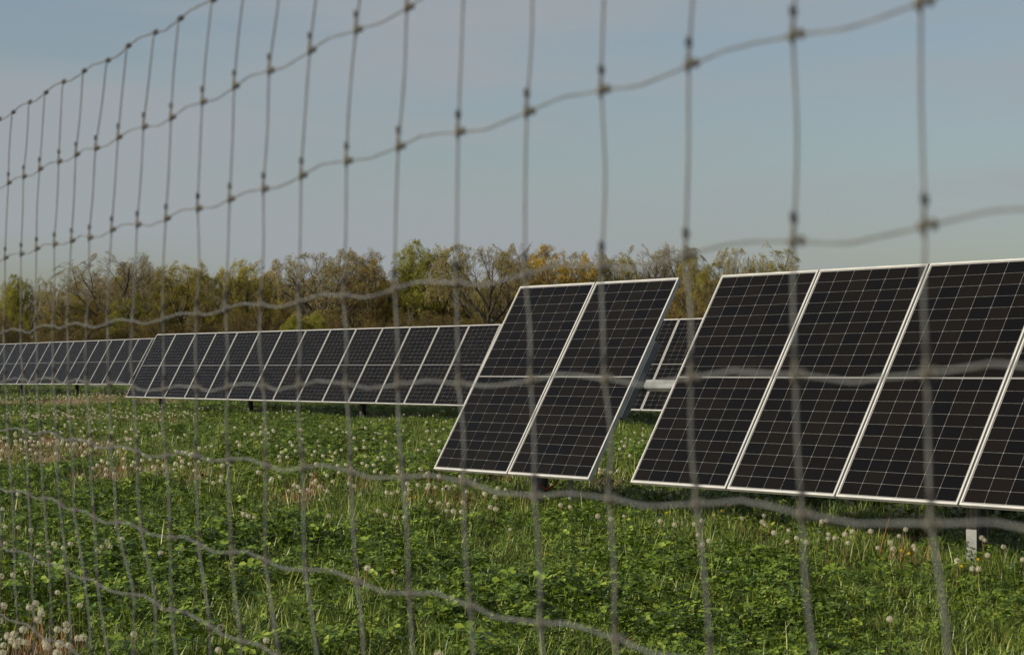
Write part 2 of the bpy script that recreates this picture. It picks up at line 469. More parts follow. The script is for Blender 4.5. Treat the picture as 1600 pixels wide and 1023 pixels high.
for i in range(I0, I1 + 1):
    P = []
    for j in range(1, len(ZW) + 1):
        s, z = knot[i, j]
        P.append(fpt(s, z, -0.0026) - f_base)
        if j < len(ZW):
            s2, z2 = knot[i, j + 1]
            w = frng.gauss(0, .0022) + .0022 * (1 if (i + j) % 2 else -1)
            P.append(fpt(s * .5 + s2 * .5 + w, (z + z2) / 2, -0.0026 + frng.gauss(0, .001)) - f_base)
    P.append(fpt(knot[i, len(ZW)][0], -0.1, -0.0026) - f_base)
    mb = MB(); mb.tube(smooth_path(P, 4), WR * 1.05, 6); mb.build('stay_wire', M_stay, fence)
# knots: a wire wrapped round the crossing and a dark collar on the stay just above it
def knot_shape(mb, o=Vector((0, 0, 0)), collar=True):
    for sx in (-1, 1):
        pts = [];
        for k in range(9):
            a = k / 8 * 2.2 * math.pi
            pts.append(o + FD * (sx * (.0035 + .0042 * k / 8)) + FN * (-.0026 * math.cos(a)) + Vector((0, 0, .0029 * math.sin(a))))
        mb.tube(pts, .00125, 5)
    if collar: mb.tube([o + FN * -.0030 + Vector((0, 0, -.007)), o + FN * -.0042 + Vector((0, 0, 0)), o + FN * -.0030 + Vector((0, 0, .010))], .0015, 5)
    if not collar: return
    pts = []
    for k in range(13):
        a = k / 12 * 4.4 * math.pi
        pts.append(o + FN * (-.0026 - .0019 * math.cos(a)) + FD * (.0019 * math.sin(a)) + Vector((0, 0, .0125 + .0065 * k / 12)))
    mb.tube(pts, .0014, 5, 1)
mb = MB(); knot_shape(mb); ME_knot = mb.mesh('knot', [M_knot, M_collar])
mb = MB(); knot_shape(mb, collar=False); ME_knot_top = mb.mesh('knot', [M_collar])
mb = MB()
for i in range(I0, I1 + 1):
    for j in range(1, len(ZW) + 1):
        s, z = knot[i, j]
        if -17 <= i <= 6 and j <= 9:
            k_ = bpy.data.objects.new('knot', ME_knot if j > 1 else ME_knot_top); link(k_, fence); k_.location = fpt(s, z) - f_base
        else:
            knot_shape(mb, fpt(s, z) - f_base)
o = mb.build('knot', [M_knot, M_collar], fence); o['kind'] = 'stuff'

# ------------------------------------------------------------------ wood behind the field
def fast_mesh(name, V, Q, mats, mi=None):
    """V (n,3), Q (m,k) faces of one size"""
    me = bpy.data.meshes.new(name)
    V = np.asarray(V, np.float32); Q = np.asarray(Q, np.int32)
    me.vertices.add(len(V)); me.vertices.foreach_set('co', V.ravel())
    k = Q.shape[1]
    me.loops.add(Q.size); me.loops.foreach_set('vertex_index', Q.ravel())
    me.polygons.add(len(Q)); me.polygons.foreach_set('loop_start', np.arange(0, Q.size, k, dtype=np.int32))
    try: me.polygons.foreach_set('loop_total', np.full(len(Q), k, np.int32))
    except Exception: pass
    if mi is not None: me.polygons.foreach_set('material_index', np.asarray(mi, np.int32))
    for m in mats: me.materials.append(m)
    me.update(calc_edges=True); me.validate()
    return me

def prisms(seg, n=3):
    """seg (m,8): p0 p1 r0 r1 -> open n-sided prisms"""
    seg = np.asarray(seg, float); p0, p1, r0, r1 = seg[:, :3], seg[:, 3:6], seg[:, 6], seg[:, 7]
    t = p1 - p0; t /= np.linalg.norm(t, axis=1)[:, None] + 1e-9
    ref = np.where(np.abs(t[:, 2:3]) > .9, np.array([[1., 0, 0]]), np.array([[0, 0, 1.]]))
    u = np.cross(t, ref); u /= np.linalg.norm(u, axis=1)[:, None] + 1e-9
    w = np.cross(t, u)
    m = len(seg); V = np.zeros((m, 2 * n, 3))
    for k in range(n):
        a = 2 * math.pi * k / n; dv = u * math.cos(a) + w * math.sin(a)
        V[:, k] = p0 + dv * r0[:, None]; V[:, n + k] = p1 + dv * r1[:, None]
    base = (np.arange(m) * 2 * n)[:, None]
    Q = np.concatenate([base + np.array([[k, (k + 1) % n, n + (k + 1) % n, n + k]]) for k in range(n)], 0)
    return V.reshape(-1, 3), Q

def make_tree(seed, H=16.0, bole=0.34, spread=0.55, limbs=7, width=1.0, depth=5, wob=0.16, curve=0.10, droop=0.0, minr=.014):
    """a broad-crowned tree: a short bole that breaks into rising limbs, each fanning out into finer ones"""
    g = random.Random(seed)
    thick = []; mid = []; thin = []; ends = []
    def rnd(): return Vector((g.gauss(0, 1), g.gauss(0, 1), g.gauss(0, 1))).normalized()
    def branch(p, d, ln, r, lev, r_end):
        ns = (4, 5, 4, 3, 2, 1)[min(lev, 5)]
        q_ = p.copy(); dd = d.copy(); pts = [(q_.copy(), r)]
        for k in range(ns):
            dd = (dd + rnd() * wob * (.5 if lev == 0 else 1) + Vector((0, 0, curve if lev else .05))).normalized()
            q_ = q_ + dd * (ln / ns)
            pts.append((q_.copy(), max(r + (r_end - r) * (k + 1) / ns, minr)))
        tgt = thick if lev <= 1 else (mid if lev <= 3 else thin)
        for (a, ra), (b_, rb) in zip(pts[:-1], pts[1:]):
            tgt.append((*a, *b_, ra, rb))
        if lev >= depth - 1: ends.append(pts[-1][0]); ends.append(pts[-1][0].lerp(p, .4))
        if lev >= depth: return
        nb = (limbs, 6, 5, 5, 5, 2)[min(lev, 5)]
        for k in range(nb):
            lo = bole / .62 if lev == 0 else .30
            u = min(lo + (1 - lo) * (k + .55 + .45 * g.random()) / nb, 1.0)
            x = u * ns; i_ = min(int(x), ns - 1); a, ra = pts[i_]; b_, rb = pts[i_ + 1]
            pp = a.lerp(b_, x - i_); rr = ra + (rb - ra) * (x - i_)
            ax = (b_ - a).normalized()
            az = k * 2.4 + g.uniform(-.5, .5)
            o1 = ax.orthogonal().normalized(); o2 = ax.cross(o1); side = o1 * math.cos(az) + o2 * math.sin(az)
            if lev == 0:
                t_ = (u - lo) / (1 - lo + 1e-6)
                sp_ = (1.05 - .75 * t_) * spread * 1.7 * g.uniform(.85, 1.15)
                nl = H * (.40 + .06 * t_) * g.uniform(.85, 1.1) * width
                r1 = r * g.uniform(.42, .60)
            else:
                sp_ = g.uniform(.45, .85) * (1 if u < .92 else .45)
                nl = ln * g.uniform(.42, .60) * (1.15 - .35 * u)
                r1 = rr * g.uniform(.5, .7)
            nd = (ax * math.cos(sp_) + side * math.sin(sp_)).normalized()
            branch(pp, nd, nl, max(r1, minr), lev + 1, max(r1 * .35, minr))
    r0 = H * .017
    branch(Vector((0, 0, -.4)), Vector((g.gauss(0, .03), g.gauss(0, .03), 1)).normalized(), H * .62, r0, 0, r0 * .45)
    return thick, mid, thin, ends

def tree_meshes(name, seed, mats, leaf_n, leaf_s, **kw):
    thick, mid, thin, ends = make_tree(seed, **kw)
    ev = np.array([tuple(e) for e in ends]); Hm = np.percentile(ev[:, 2], 97); Rm = np.percentile(np.hypot(ev[:, 0], ev[:, 1]), 95); zc = .50 * Hm
    def dome(P):
        # twigs that shoot past a rounded crown are bent back to it, so the tree closes into a dome
        P = np.array(P, float); r = np.hypot(P[:, 0], P[:, 1]); th = np.arctan2(P[:, 1], P[:, 0])
        lump = 1 + .07 * np.sin(3 * th + seed) + .05 * np.sin(5 * th + 2 * seed)
        k = np.minimum(r / Rm, 1.0)
        env = zc + (Hm - zc) * lump * np.sqrt(np.maximum(1 - k ** 2.4, 0.0))
        over = P[:, 2] > env
        P[over, 2] = env[over] + .22 * (P[over, 2] - env[over])
        f = np.where(r > Rm, (Rm + .3 * (r - Rm)) / np.maximum(r, 1e-6), 1.0)
        P[:, :2] *= f[:, None]
        return P
    def domed(segs):
        q_ = np.array(segs, float); q_[:, :3] = dome(q_[:, :3]); q_[:, 3:6] = dome(q_[:, 3:6]); return q_
    thick, mid, thin = domed(thick), domed(mid), domed(thin); ends = [Vector(e) for e in dome(ev)]
    V1, Q1 = prisms(thick, 6); V2, Q2 = prisms(mid, 4)
    trunk = fast_mesh('trunk', np.concatenate([V1, V2]), np.concatenate([Q1, Q2 + len(V1)]), [mats[0]])
    V3, Q3 = prisms(thin, 3)
    g = np.random.default_rng(seed)
    E_ = np.array([tuple(e) for e in ends])
    c = E_[g.integers(0, len(E_), leaf_n)] + g.normal(0, .16, (leaf_n, 3))
    s = g.uniform(leaf_s[0], leaf_s[1], leaf_n)[:, None]
    a = g.normal(0, 1, (leaf_n, 3)); a /= np.linalg.norm(a, axis=1)[:, None]
    b_ = np.cross(a, g.normal(0, 1, (leaf_n, 3))); b_ /= np.linalg.norm(b_, axis=1)[:, None]
    V4 = np.stack([c - a * s * .6, c + b_ * s * .4, c + a * s * .6, c - b_ * s * .4], 1).reshape(-1, 3)
    Q4 = np.arange(leaf_n * 4).reshape(-1, 4)
    V = np.concatenate([V3, V4]); Q = np.concatenate([Q3, Q4 + len(V3)])
    mi = np.concatenate([np.zeros(len(Q3)), np.ones(len(Q4))])
    crown = fast_mesh('crown', V, Q, [mats[1], mats[2]], mi)
    allv = np.concatenate([V1, V2, V])
    hw_ = np.percentile(np.hypot(allv[:, 0], allv[:, 1]), 88) * 2
    return trunk, crown, np.percentile(allv[:, 2], 99.3), hw_

M_bark = noisy('tree_bark', (0.030, 0.025, 0.020), (0.070, 0.060, 0.048), 3.0, 0.9, spec=0.1)
M_twig_grey = leafy('twig_grey', [(0.105, 0.084, 0.050), (0.19, 0.155, 0.088)], 0.3, 0, 0.8, spec=.1)
M_twig_brown = leafy('twig_brown', [(0.090, 0.064, 0.030), (0.165, 0.118, 0.055)], 0.3, 0, 0.8, spec=.1)
def leafmat(nm, cols): return leafy(nm, cols, 0.25, 0.3, 0.7, spec=.1)
M_lf_tan = leafmat('buds_tan', [(0.21, 0.175, 0.05), (0.36, 0.30, 0.09)])
M_lf_brown = leafmat('buds_brown', [(0.20, 0.145, 0.032), (0.34, 0.25, 0.055)])
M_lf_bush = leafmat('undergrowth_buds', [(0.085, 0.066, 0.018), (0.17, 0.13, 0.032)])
M_lf_olive = leafmat('young_leaves_olive', [(0.21, 0.18, 0.02), (0.37, 0.32, 0.036)])
M_lf_green = leafmat('young_leaves_green', [(0.19, 0.195, 0.012), (0.34, 0.34, 0.026)])
M_lf_yellow = leafmat('young_leaves_yellow', [(0.34, 0.22, 0.010), (0.52, 0.35, 0.02)])
PROTO = {
 'bare': [tree_meshes('t', 21, (M_bark, M_twig_grey, M_lf_tan), 3104, (0.069, 0.120), limbs=8, spread=0.71, bole=.30),
          tree_meshes('t', 22, (M_bark, M_twig_grey, M_lf_tan), 2070, (0.069, 0.120), limbs=7, spread=0.61, bole=.34, wob=.22)],
 'tan': [tree_meshes('t', 31, (M_bark, M_twig_grey, M_lf_tan), 12109, (0.077, 0.145), limbs=8, spread=0.73, bole=.30),
         tree_meshes('t', 32, (M_bark, M_twig_grey, M_lf_olive), 10711, (0.077, 0.145), limbs=9, spread=0.81, bole=.28, wob=.2)],
 'brown': [tree_meshes('t', 41, (M_bark, M_twig_brown, M_lf_brown), 18111, (0.077, 0.145), limbs=9, spread=0.61, bole=.22),
           tree_meshes('t', 42, (M_bark, M_twig_brown, M_lf_brown), 15696, (0.077, 0.145), limbs=10, spread=0.55, bole=.2)],
 'olive': [tree_meshes('t', 51, (M_bark, M_twig_grey, M_lf_olive), 23182, (0.086, 0.161), limbs=9, spread=0.68, bole=.26),
           tree_meshes('t', 52, (M_bark, M_twig_brown, M_lf_olive), 20284, (0.086, 0.161), limbs=9, spread=0.73, bole=.24, wob=.2)],
 'green': [tree_meshes('t', 61, (M_bark, M_twig_grey, M_lf_green), 24838, (0.086, 0.177), limbs=10, spread=0.44, bole=.2)],
 'yellow': [tree_meshes('t', 71, (M_bark, M_twig_brown, M_lf_yellow), 24150, (0.086, 0.161), limbs=9, spread=0.68, bole=.22)],
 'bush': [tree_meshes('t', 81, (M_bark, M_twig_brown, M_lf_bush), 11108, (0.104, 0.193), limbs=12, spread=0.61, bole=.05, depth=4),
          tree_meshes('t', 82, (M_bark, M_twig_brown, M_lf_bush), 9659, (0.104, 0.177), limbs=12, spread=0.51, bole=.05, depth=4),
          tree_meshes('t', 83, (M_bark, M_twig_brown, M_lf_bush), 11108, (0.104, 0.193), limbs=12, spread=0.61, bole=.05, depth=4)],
}
trng = random.Random(5)
def plant(kind, px, top, wpx, Z, label, group=None, name='tree', cat='tree', var=None):
    tr, cr, h0, w0 = PROTO[kind][(trng.randrange(9) if var is None else var) % len(PROTO[kind])]
    x = (px - 800) / FPX * Z; gz = float(ground_z(x, Z))
    H = ((588 - top) / FPX * Z + CAM_Z - gz)
    o = empty(name, (x, Z, gz)); tag(o, label, cat, group)
    o.scale = (max(wpx / FPX * Z / w0, .30), max(wpx / FPX * Z / w0, .30), H / h0)
    o.rotation_euler.z = trng.uniform(0, 6.28)
    a = bpy.data.objects.new('trunk', tr); link(a, o)
    c = bpy.data.objects.new('crown', cr); link(c, o)
    return o

TREES = [
 ('brown', 6, 450, 46, 236, 'thin brown tree cut by the left edge of the photo'),
 ('green', 27, 432, 40, 232, 'narrow yellow-green tree with bare side twigs near the left edge, above the far panel row'),
 ('bare', 44, 436, 60, 245, 'grey leafless tree right behind the narrow yellow-green one near the left edge'),
 ('tan', 66, 440, 42, 238, 'slim upright tan tree standing alone against the sky near the left edge'),
 ('olive', 100, 462, 64, 228, 'low olive tree on the slope of the treeline left of the tall bare oak'),
 ('brown', 134, 430, 84, 234, 'broad rusty brown tree just left of the tall bare oak'),
 ('bare', 176, 398, 118, 226, 'tall spreading bare oak with dark forked trunk above the farthest panel row'),
 ('bare', 232, 410, 76, 242, 'grey bare tree leaning out to the right of the tall spreading oak'),
 ('green', 214, 462, 62, 224, 'low fresh green tree under the right side of the tall bare oak'),
 ('olive', 286, 414, 78, 230, 'leafy olive oak between the tall bare oak and the thin stretch of the wood'),
 ('tan', 326, 424, 62, 238, 'tan budding tree on the left side of the thin stretch in the wood'),
 ('bare', 352, 436, 50, 246, 'small bare tree in the thin stretch of the wood with sky between its twigs'),
 ('olive', 396, 410, 88, 232, 'golden olive tree with a rounded shoulder to the right of the thin stretch'),
 ('brown', 440, 410, 66, 240, 'brown budding tree between the golden olive tree and the big domed oak'),
 ('tan', 494, 394, 122, 228, 'big domed oak with tan buds and black limbs showing below its crown'),
 ('brown', 548, 398, 88, 236, 'dense reddish brown tree right of the big domed oak'),
 ('bare', 552, 391, 70, 250, 'grey twigs of a bare tree rising behind the dense reddish brown tree'),
 ('brown', 598, 400, 72, 232, 'brown tree with an olive top left of the tallest yellow-green tree'),
 ('green', 644, 379, 56, 230, 'tallest yellow-green tree with a ragged pointed top in the middle of the wood'),
 ('olive', 692, 391, 76, 234, 'upright olive tree between the tallest yellow-green tree and the forked oak'),
 ('tan', 756, 384, 116, 222, 'forked oak with spreading dark limbs above the top left corner of the nearest panels'),
 ('brown', 806, 387, 64, 240, 'brown twiggy tree right of the forked oak, over the nearest panels'),
 ('bare', 842, 384, 66, 246, 'grey twiggy tree between the brown twiggy one and the orange-yellow one'),
 ('yellow', 876, 388, 86, 230, 'bright orange-yellow tree over the nearest panels'),
 ('tan', 918, 394, 62, 238, 'tan tree on the right flank of the orange-yellow tree'),
 ('olive', 962, 402, 56, 232, 'small olive oak before the grey bare trees, over the seam of the nearest panels'),
 ('bare', 1008, 386, 78, 236, 'grey bare tree with crooked limbs over the top edge of the second near panel'),
 ('bare', 1044, 388, 82, 240, 'wide grey bare tree above the top right corner of the second near panel'),
 ('olive', 1098, 402, 64, 232, 'dull green-olive tree above the gap between the near panels'),
 ('brown', 1082, 440, 70, 226, 'low red-brown tree filling the gap between the near panels'),
 ('tan', 1154, 390, 62, 232, 'round fine-twigged tree above the left corner of the panels right of the gap'),
 ('tan', 1204, 390, 88, 230, 'last tree of the wood on the right, spreading and olive against the sky'),
]
for k, (kind, px, top, wpx, Z, lab) in enumerate(TREES):
    plant(kind, px, top, wpx * (1.75 if kind == 'bare' else 1.5), Z, lab, var=k)
for k in range(46):
    px = -60 + 1240 * (k + trng.uniform(.1, .9)) / 46
    if 60 < px < 110 or 330 < px < 372: top = trng.uniform(478, 492)
    else: top = trng.uniform(426, 452) if px > 120 else trng.uniform(462, 480)
    kd = trng.choice(['brown', 'brown', 'tan', 'bare', 'olive'])
    lab = {'brown': 'rusty brown twiggy tree', 'tan': 'tan budding tree', 'bare': 'grey leafless tree', 'olive': 'olive budding tree'}[kd]
    pos = 'left' if px < 380 else ('middle' if px < 780 else 'right')
    plant(kd, px, top, trng.uniform(80, 115), trng.uniform(258, 300),
          lab + ' deep in the %s part of the wood behind nearer trees' % pos, lab + 's deep in the %s part of the wood' % pos)
for k in range(54):
    px = -40 + 1180 * (k + trng.uniform(.1, .9)) / 54
    if 88 < px < 112 and trng.random() < .6: continue
    v_ = trng.randrange(3); lab = ('spreading brown', 'upright brown', 'bushy brown')[v_] + ' shrub'
    pos = 'left' if px < 250 else ('middle' if px < 700 else 'right')
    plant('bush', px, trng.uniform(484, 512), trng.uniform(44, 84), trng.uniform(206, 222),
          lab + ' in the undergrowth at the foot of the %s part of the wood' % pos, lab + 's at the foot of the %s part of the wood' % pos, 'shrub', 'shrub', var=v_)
plant('green', 459, 493, 34, 204, 'bright green bush over the far row, left of the black limbs of the domed oak', None, 'shrub', 'shrub')
plant('green', 492, 488, 46, 205, 'brightest green bush over the far row, right below the domed oak', None, 'shrub', 'shrub')

# ------------------------------------------------------------------ grass, clover and weeds
PROTOS = {}
def hidden_collection(name, meshes):
    c = bpy.data.collections.new(name)
    for i, me in enumerate(meshes):
        o = bpy.data.objects.new('%s_%02d' % (name, i), me); c.objects.link(o)
    return c

def scatter(name, coll, P, rot, sc, idx):
    me = bpy.data.meshes.new(name)
    n = len(P)
    me.vertices.add(n); me.vertices.foreach_set('co', np.asarray(P, np.float32).ravel())
    a = me.attributes.new('rot', 'FLOAT_VECTOR', 'POINT'); a.data.foreach_set('vector', np.asarray(rot, np.float32).ravel())
    a = me.attributes.new('sc', 'FLOAT', 'POINT'); a.data.foreach_set('value', np.asarray(sc, np.float32))
    a = me.attributes.new('pick', 'INT', 'POINT'); a.data.foreach_set('value', np.asarray(idx, np.int32))
    o = link(bpy.data.objects.new(name, me)); o['kind'] = 'stuff'
    ng = bpy.data.node_groups.new(name + '_scatter', 'GeometryNodeTree')
    ng.interface.new_socket('Geometry', in_out='INPUT', socket_type='NodeSocketGeometry')
    ng.interface.new_socket('Geometry', in_out='OUTPUT', socket_type='NodeSocketGeometry')
    N = ng.nodes; LK = ng.links.new
    gi = N.new('NodeGroupInput'); go = N.new('NodeGroupOutput')
    ci = N.new('GeometryNodeCollectionInfo'); ci.inputs['Collection'].default_value = coll
    ci.inputs['Separate Children'].default_value = True; ci.inputs['Reset Children'].default_value = True
    ip = N.new('GeometryNodeInstanceOnPoints'); ip.inputs['Pick Instance'].default_value = True
    def attr(nm, t):
        q_ = N.new('GeometryNodeInputNamedAttribute'); q_.data_type = t; q_.inputs['Name'].default_value = nm
        return q_.outputs['Attribute']
    LK(gi.outputs[0], ip.inputs['Points']); LK(ci.outputs[0], ip.inputs['Instance'])
    LK(attr('pick', 'INT'), ip.inputs['Instance Index']); LK(attr('rot', 'FLOAT_VECTOR'), ip.inputs['Rotation']); LK(attr('sc', 'FLOAT'), ip.inputs['Scale'])
    LK(ip.outputs[0], go.inputs[0])
    md = o.modifiers.new('scatter', 'NODES'); md.node_group = ng
    return o

M_grass = leafy('grass_blades', [(0.022, 0.043, 0.004), (0.069, 0.111, 0.010), (0.144, 0.194, 0.026), (0.28, 0.305, 0.07)], 0.55, 0.16, 0.42, isl=.75, spec=.4)
M_clover = leafy('clover_leaves', [(0.018, 0.039, 0.003), (0.055, 0.098, 0.008), (0.118, 0.174, 0.015), (0.20, 0.25, 0.031)], 0.5, 0.15, 0.45, isl=.75, spec=.35)
M_stalk = leafy('dry_stalks', [(0.14, 0.045, 0.018), (0.27, 0.105, 0.045), (0.38, 0.22, 0.12)], 0.5, 0.1, 0.7, isl=.8, spec=.2)
M_straw = leafy('bleached_grass', [(0.24, 0.18, 0.10), (0.46, 0.38, 0.23)], 0.5, 0.2, 0.7, isl=.8, spec=.2)

def blade_clump(seed, nb, h, spread, lean, w, mat, seg=3):
    g = np.random.default_rng(seed); V = []; Q = []
    for _ in range(nb):
        a = g.uniform(0, 6.283); r = spread * math.sqrt(g.random()); p = np.array([r * math.cos(a), r * math.sin(a), -.02])
        az = g.uniform(0, 6.283); hh = g.uniform(*h); ln = g.uniform(*lean); ww = w * g.uniform(.7, 1.3)
        dirh = np.array([math.cos(az), math.sin(az), 0]); side = np.array([-math.sin(az), math.cos(az), 0])
        tw = g.uniform(-.6, .6); side = side * math.cos(tw) + dirh * math.sin(tw)
        b0 = len(V)
        for k in range(seg + 1):
            u = k / seg
            c = p + dirh * (ln * hh * u ** 2) + np.array([0, 0, hh * (u - .35 * ln * u ** 2.2)])
            wk = ww * (1 - u ** 1.7) * .5 + .0004
            V += [c - side * wk, c + side * wk]
        for k in range(seg): Q.append([b0 + 2 * k, b0 + 2 * k + 1, b0 + 2 * k + 3, b0 + 2 * k + 2])
    return fast_mesh('clump', V, Q, [mat])

def clover_clump(seed, nl, h, spread, size, mat):
    g = np.random.default_rng(seed); V = []; Q = []
    for _ in range(nl):
        a = g.uniform(0, 6.283); r = spread * math.sqrt(g.random()); hh = g.uniform(*h)
        base = np.array([r * .6 * math.cos(a), r * .6 * math.sin(a), -.01]); top = np.array([r * math.cos(a), r * math.sin(a), hh])
        nrm = np.array([g.normal(0, .38), g.normal(0, .38), 1.0]); nrm /= np.linalg.norm(nrm)
        x = np.cross(nrm, [math.cos(a), math.sin(a), .1]); x /= np.linalg.norm(x); y = np.cross(nrm, x)
        a0 = g.uniform(0, 6.283); s = size * g.uniform(.6, 1.25)
        # stem
        sd = np.array([-math.sin(a), math.cos(a), 0]) * .0011
        b0 = len(V); V += [base - sd, base + sd, top + sd, top - sd]; Q.append([b0, b0 + 1, b0 + 2, b0 + 3])
        fold = g.uniform(.1, .5)
        for k in range(3):
            th = a0 + k * 2.094; dx = x * math.cos(th) + y * math.sin(th); dy = -x * math.sin(th) + y * math.cos(th)
            b0 = len(V)
            up = nrm * fold * s * .35
            V += [top, top + dx * s * .55 + dy * s * .42 + up, top + dx * s * 1.0 + dy * s * .22 + up * .6, top + dx * s * .95,
                  top + dx * s * .55, top + dx * s * 1.0 - dy * s * .22 + up * .6, top + dx * s * .55 - dy * s * .42 + up]
            Q += [[b0, b0 + 4, b0 + 3, b0 + 1], [b0 + 1, b0 + 3, b0 + 2, b0 + 2], [b0, b0 + 6, b0 + 3, b0 + 4], [b0 + 6, b0 + 5, b0 + 3, b0 + 3]]
    Q4 = [q_ for q_ in Q]
    me = bpy.data.meshes.new('clump'); me.from_pydata([tuple(v) for v in V], [], [[i for k, i in enumerate(q_) if i not in q_[:k]] for q_ in Q4]); me.materials.append(mat)
    return me

def rosette(seed, nl, size, mat):
    g = np.random.default_rng(seed); V = []; Q = []
    for _ in range(nl):
        az = g.uniform(0, 6.283); ln = size * g.uniform(.6, 1.2); rise = g.uniform(.25, 1.1)
        d_ = np.array([math.cos(az), math.sin(az), 0]); s_ = np.array([-math.sin(az), math.cos(az), 0])
        b0 = len(V)
        for k in range(5):
            u = k / 4; c = d_ * ln * u * .9 + np.array([0, 0, ln * (rise * u - .55 * u * u * rise) + .01])
            wk = ln * .17 * math.sin(math.pi * min(1, .12 + .86 * u)) * (1 + .25 * g.normal())
            V += [c - s_ * wk, c + np.array([0, 0, -.12 * wk]), c + s_ * wk]
        for k in range(4):
            i = b0 + 3 * k; Q += [[i, i + 1, i + 4, i + 3], [i + 1, i + 2, i + 5, i + 4]]
    return fast_mesh('clump', V, Q, [mat])

clumps = [clover_clump(100 + k, 26, (.04, .15), .13, .024, M_clover) for k in range(4)]                 # 0-3
clumps += [clover_clump(110 + k, 18, (.05, .19), .12, .032, M_clover) for k in range(2)]                # 4-5
clumps += [blade_clump(120 + k, 34, (.07, .20), .11, (.15, 1.1), .0065, M_grass) for k in range(4)]     # 6-9
clumps += [blade_clump(130 + k, 20, (.15, .28), .08, (.15, .9), .0060, M_grass) for k in range(2)]       # 10-11 tall tufts
clumps += [rosette(140 + k, 9, .13, M_clover) for k in range(2)]                                        # 12-13
C_green = hidden_collection('greenery', clumps)

def project(P):
    X, Y, Z = P[:, 0], P[:, 1], P[:, 2] - CAM_Z
    dep = Y * CP + Z * SP
    return 800 + FPX * X / dep, 511.5 - FPX * (-Y * SP + Z * CP) / dep, dep

_gr = np.random.default_rng(99); _lat = _gr.random((64, 64))
def vnoise(x, y):
    xi = np.floor(x).astype(int); yi = np.floor(y).astype(int); fx = x - xi; fy = y - yi
    fx = fx * fx * (3 - 2 * fx); fy = fy * fy * (3 - 2 * fy)
    g_ = lambda a, b_: _lat[a % 64, b_ % 64]
    return (g_(xi, yi) * (1 - fx) + g_(xi + 1, yi) * fx) * (1 - fy) + (g_(xi, yi + 1) * (1 - fx) + g_(xi + 1, yi + 1) * fx) * fy

# bleached patches with dead stalks and dandelions, as ellipses on the ground: photo position of the middle, half width and half height
DRY = [(40, 1000, 95, 48, 1.0), (50, 690, 90, 10, .9), (70, 652, 80, 8, .6), (205, 722, 95, 14, 1), (300, 732, 70, 9, .9), (80, 700, 110, 9, .9), (225, 655, 50, 6, .6),
       (30, 625, 45, 4, 1), (185, 616, 55, 7, 1.2), (110, 620, 30, 4, .6), (470, 752, 55, 14, 1), (560, 752, 45, 13, 1), (705, 772, 75, 12, 1.2), (810, 770, 40, 9, 1),
       (1350, 856, 80, 6, .8), (1190, 822, 40, 9, .6), (945, 735, 25, 12, .7), (1310, 788, 60, 6, .7), (1440, 862, 50, 5, .8), (350, 640, 80, 5, .5), (85, 865, 100, 12, .3),
       (280, 618, 40, 4, .9), (660, 720, 40, 12, .3)]
dry_w = []
for (cx, cy, rx, ry, st) in DRY:
    c = at(cx, cy, .16); e = at(cx + rx, cy, .16); tN = at(cx, cy - ry, .16); tS = at(cx, cy + ry, .16)
    dry_w.append((c.x, c.y, (e - c).length, max((tN - tS).length / 2, .3), st))
def dryness(x, y):
    v = np.zeros_like(x)
    for (cx, cy, rx, ry, st) in dry_w:
        q_ = ((x - cx) / rx) ** 2 + ((y - cy) / ry) ** 2
        v = np.maximum(v, st * np.clip(1.35 - q_, 0, 1))
    return v * np.clip(.35 + 1.3 * vnoise(x * 1.7 + 9, y * 1.1), 0, 1.2)

def field_points(n, z0, z1, power, margin=1.6, seed=1):
    """random points of the field in front of the camera, thinning with distance"""
    g = np.random.default_rng(seed)
    u = g.random(n)
    k = 2 - power           # density ~ Z^-power per area, width ~ Z
    Z = (z0 ** k + u * (z1 ** k - z0 ** k)) ** (1 / k) if abs(k) > 1e-6 else z0 * (z1 / z0) ** u
    x = (g.random(n) * 2 - 1) * (.2394 * Z * 1.04 + margin)
    return x, Z, g
def make_green(n, z0, z1, power, seed, grow=lambda Z: 1.0):
    x, y, g = field_points(n, z0, z1, power, seed=seed)
    dr = dryness(x, y)
    keep = g.random(n) > np.clip(dr * 1.1, 0, .9)
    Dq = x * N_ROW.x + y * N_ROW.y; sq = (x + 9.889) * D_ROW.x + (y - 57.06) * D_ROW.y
    shade_thin2 = (Dq > 24.72 - .10) & (Dq < 27.6) & (sq > 2.0)                  # plants stripped to dark soil to deepen the shade under the middle row
    shade_thin1 = (Dq > 10.91 + .45) & (Dq < 13.2)  # plants thinned here so the shade under the nearest row looks darker
    keep &= ~(shade_thin2 & (g.random(n) < .93)) & ~(shade_thin1 & (g.random(n) < .6))
    x, y, dr = x[keep], y[keep], dr[keep]; n = len(x)
    a = vnoise(x * .8, y * .45) * .6 + vnoise(x * 2.3 + 5, y * 1.4) * .4
    pick = np.zeros(n, int); r_ = g.random(n)
    gr = a + g.normal(0, .22, n) > np.where(y > 24, .40, .46)
    pick[~gr] = g.integers(0, 6, (~gr).sum()); pick[gr] = g.integers(6, 10, gr.sum())
    tall = (r_ < .035) | ((vnoise(x * .5 + 30, y * .35) > .72) & (r_ < .22)); pick[tall] = g.integers(10, 12, tall.sum())
    ros = (r_ > .975); pick[ros] = g.integers(12, 14, ros.sum())
    P = np.stack([x, y, ground_z(x, y)], 1)
    rot = np.stack([g.normal(0, .12, n), g.normal(0, .12, n), g.uniform(0, 6.283, n)], 1)
    hum = .7 + .65 * vnoise(x * 1.3 + 40, y * .9 + 3)
    sc = g.uniform(.75, 1.25, n) * hum * grow(y)
    return P, rot, sc, pick
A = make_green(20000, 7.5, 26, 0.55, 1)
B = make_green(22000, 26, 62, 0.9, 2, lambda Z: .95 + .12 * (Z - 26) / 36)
C_ = make_green(6000, 62, 150, 1.2, 3, lambda Z: 1.35 + Z * 0)
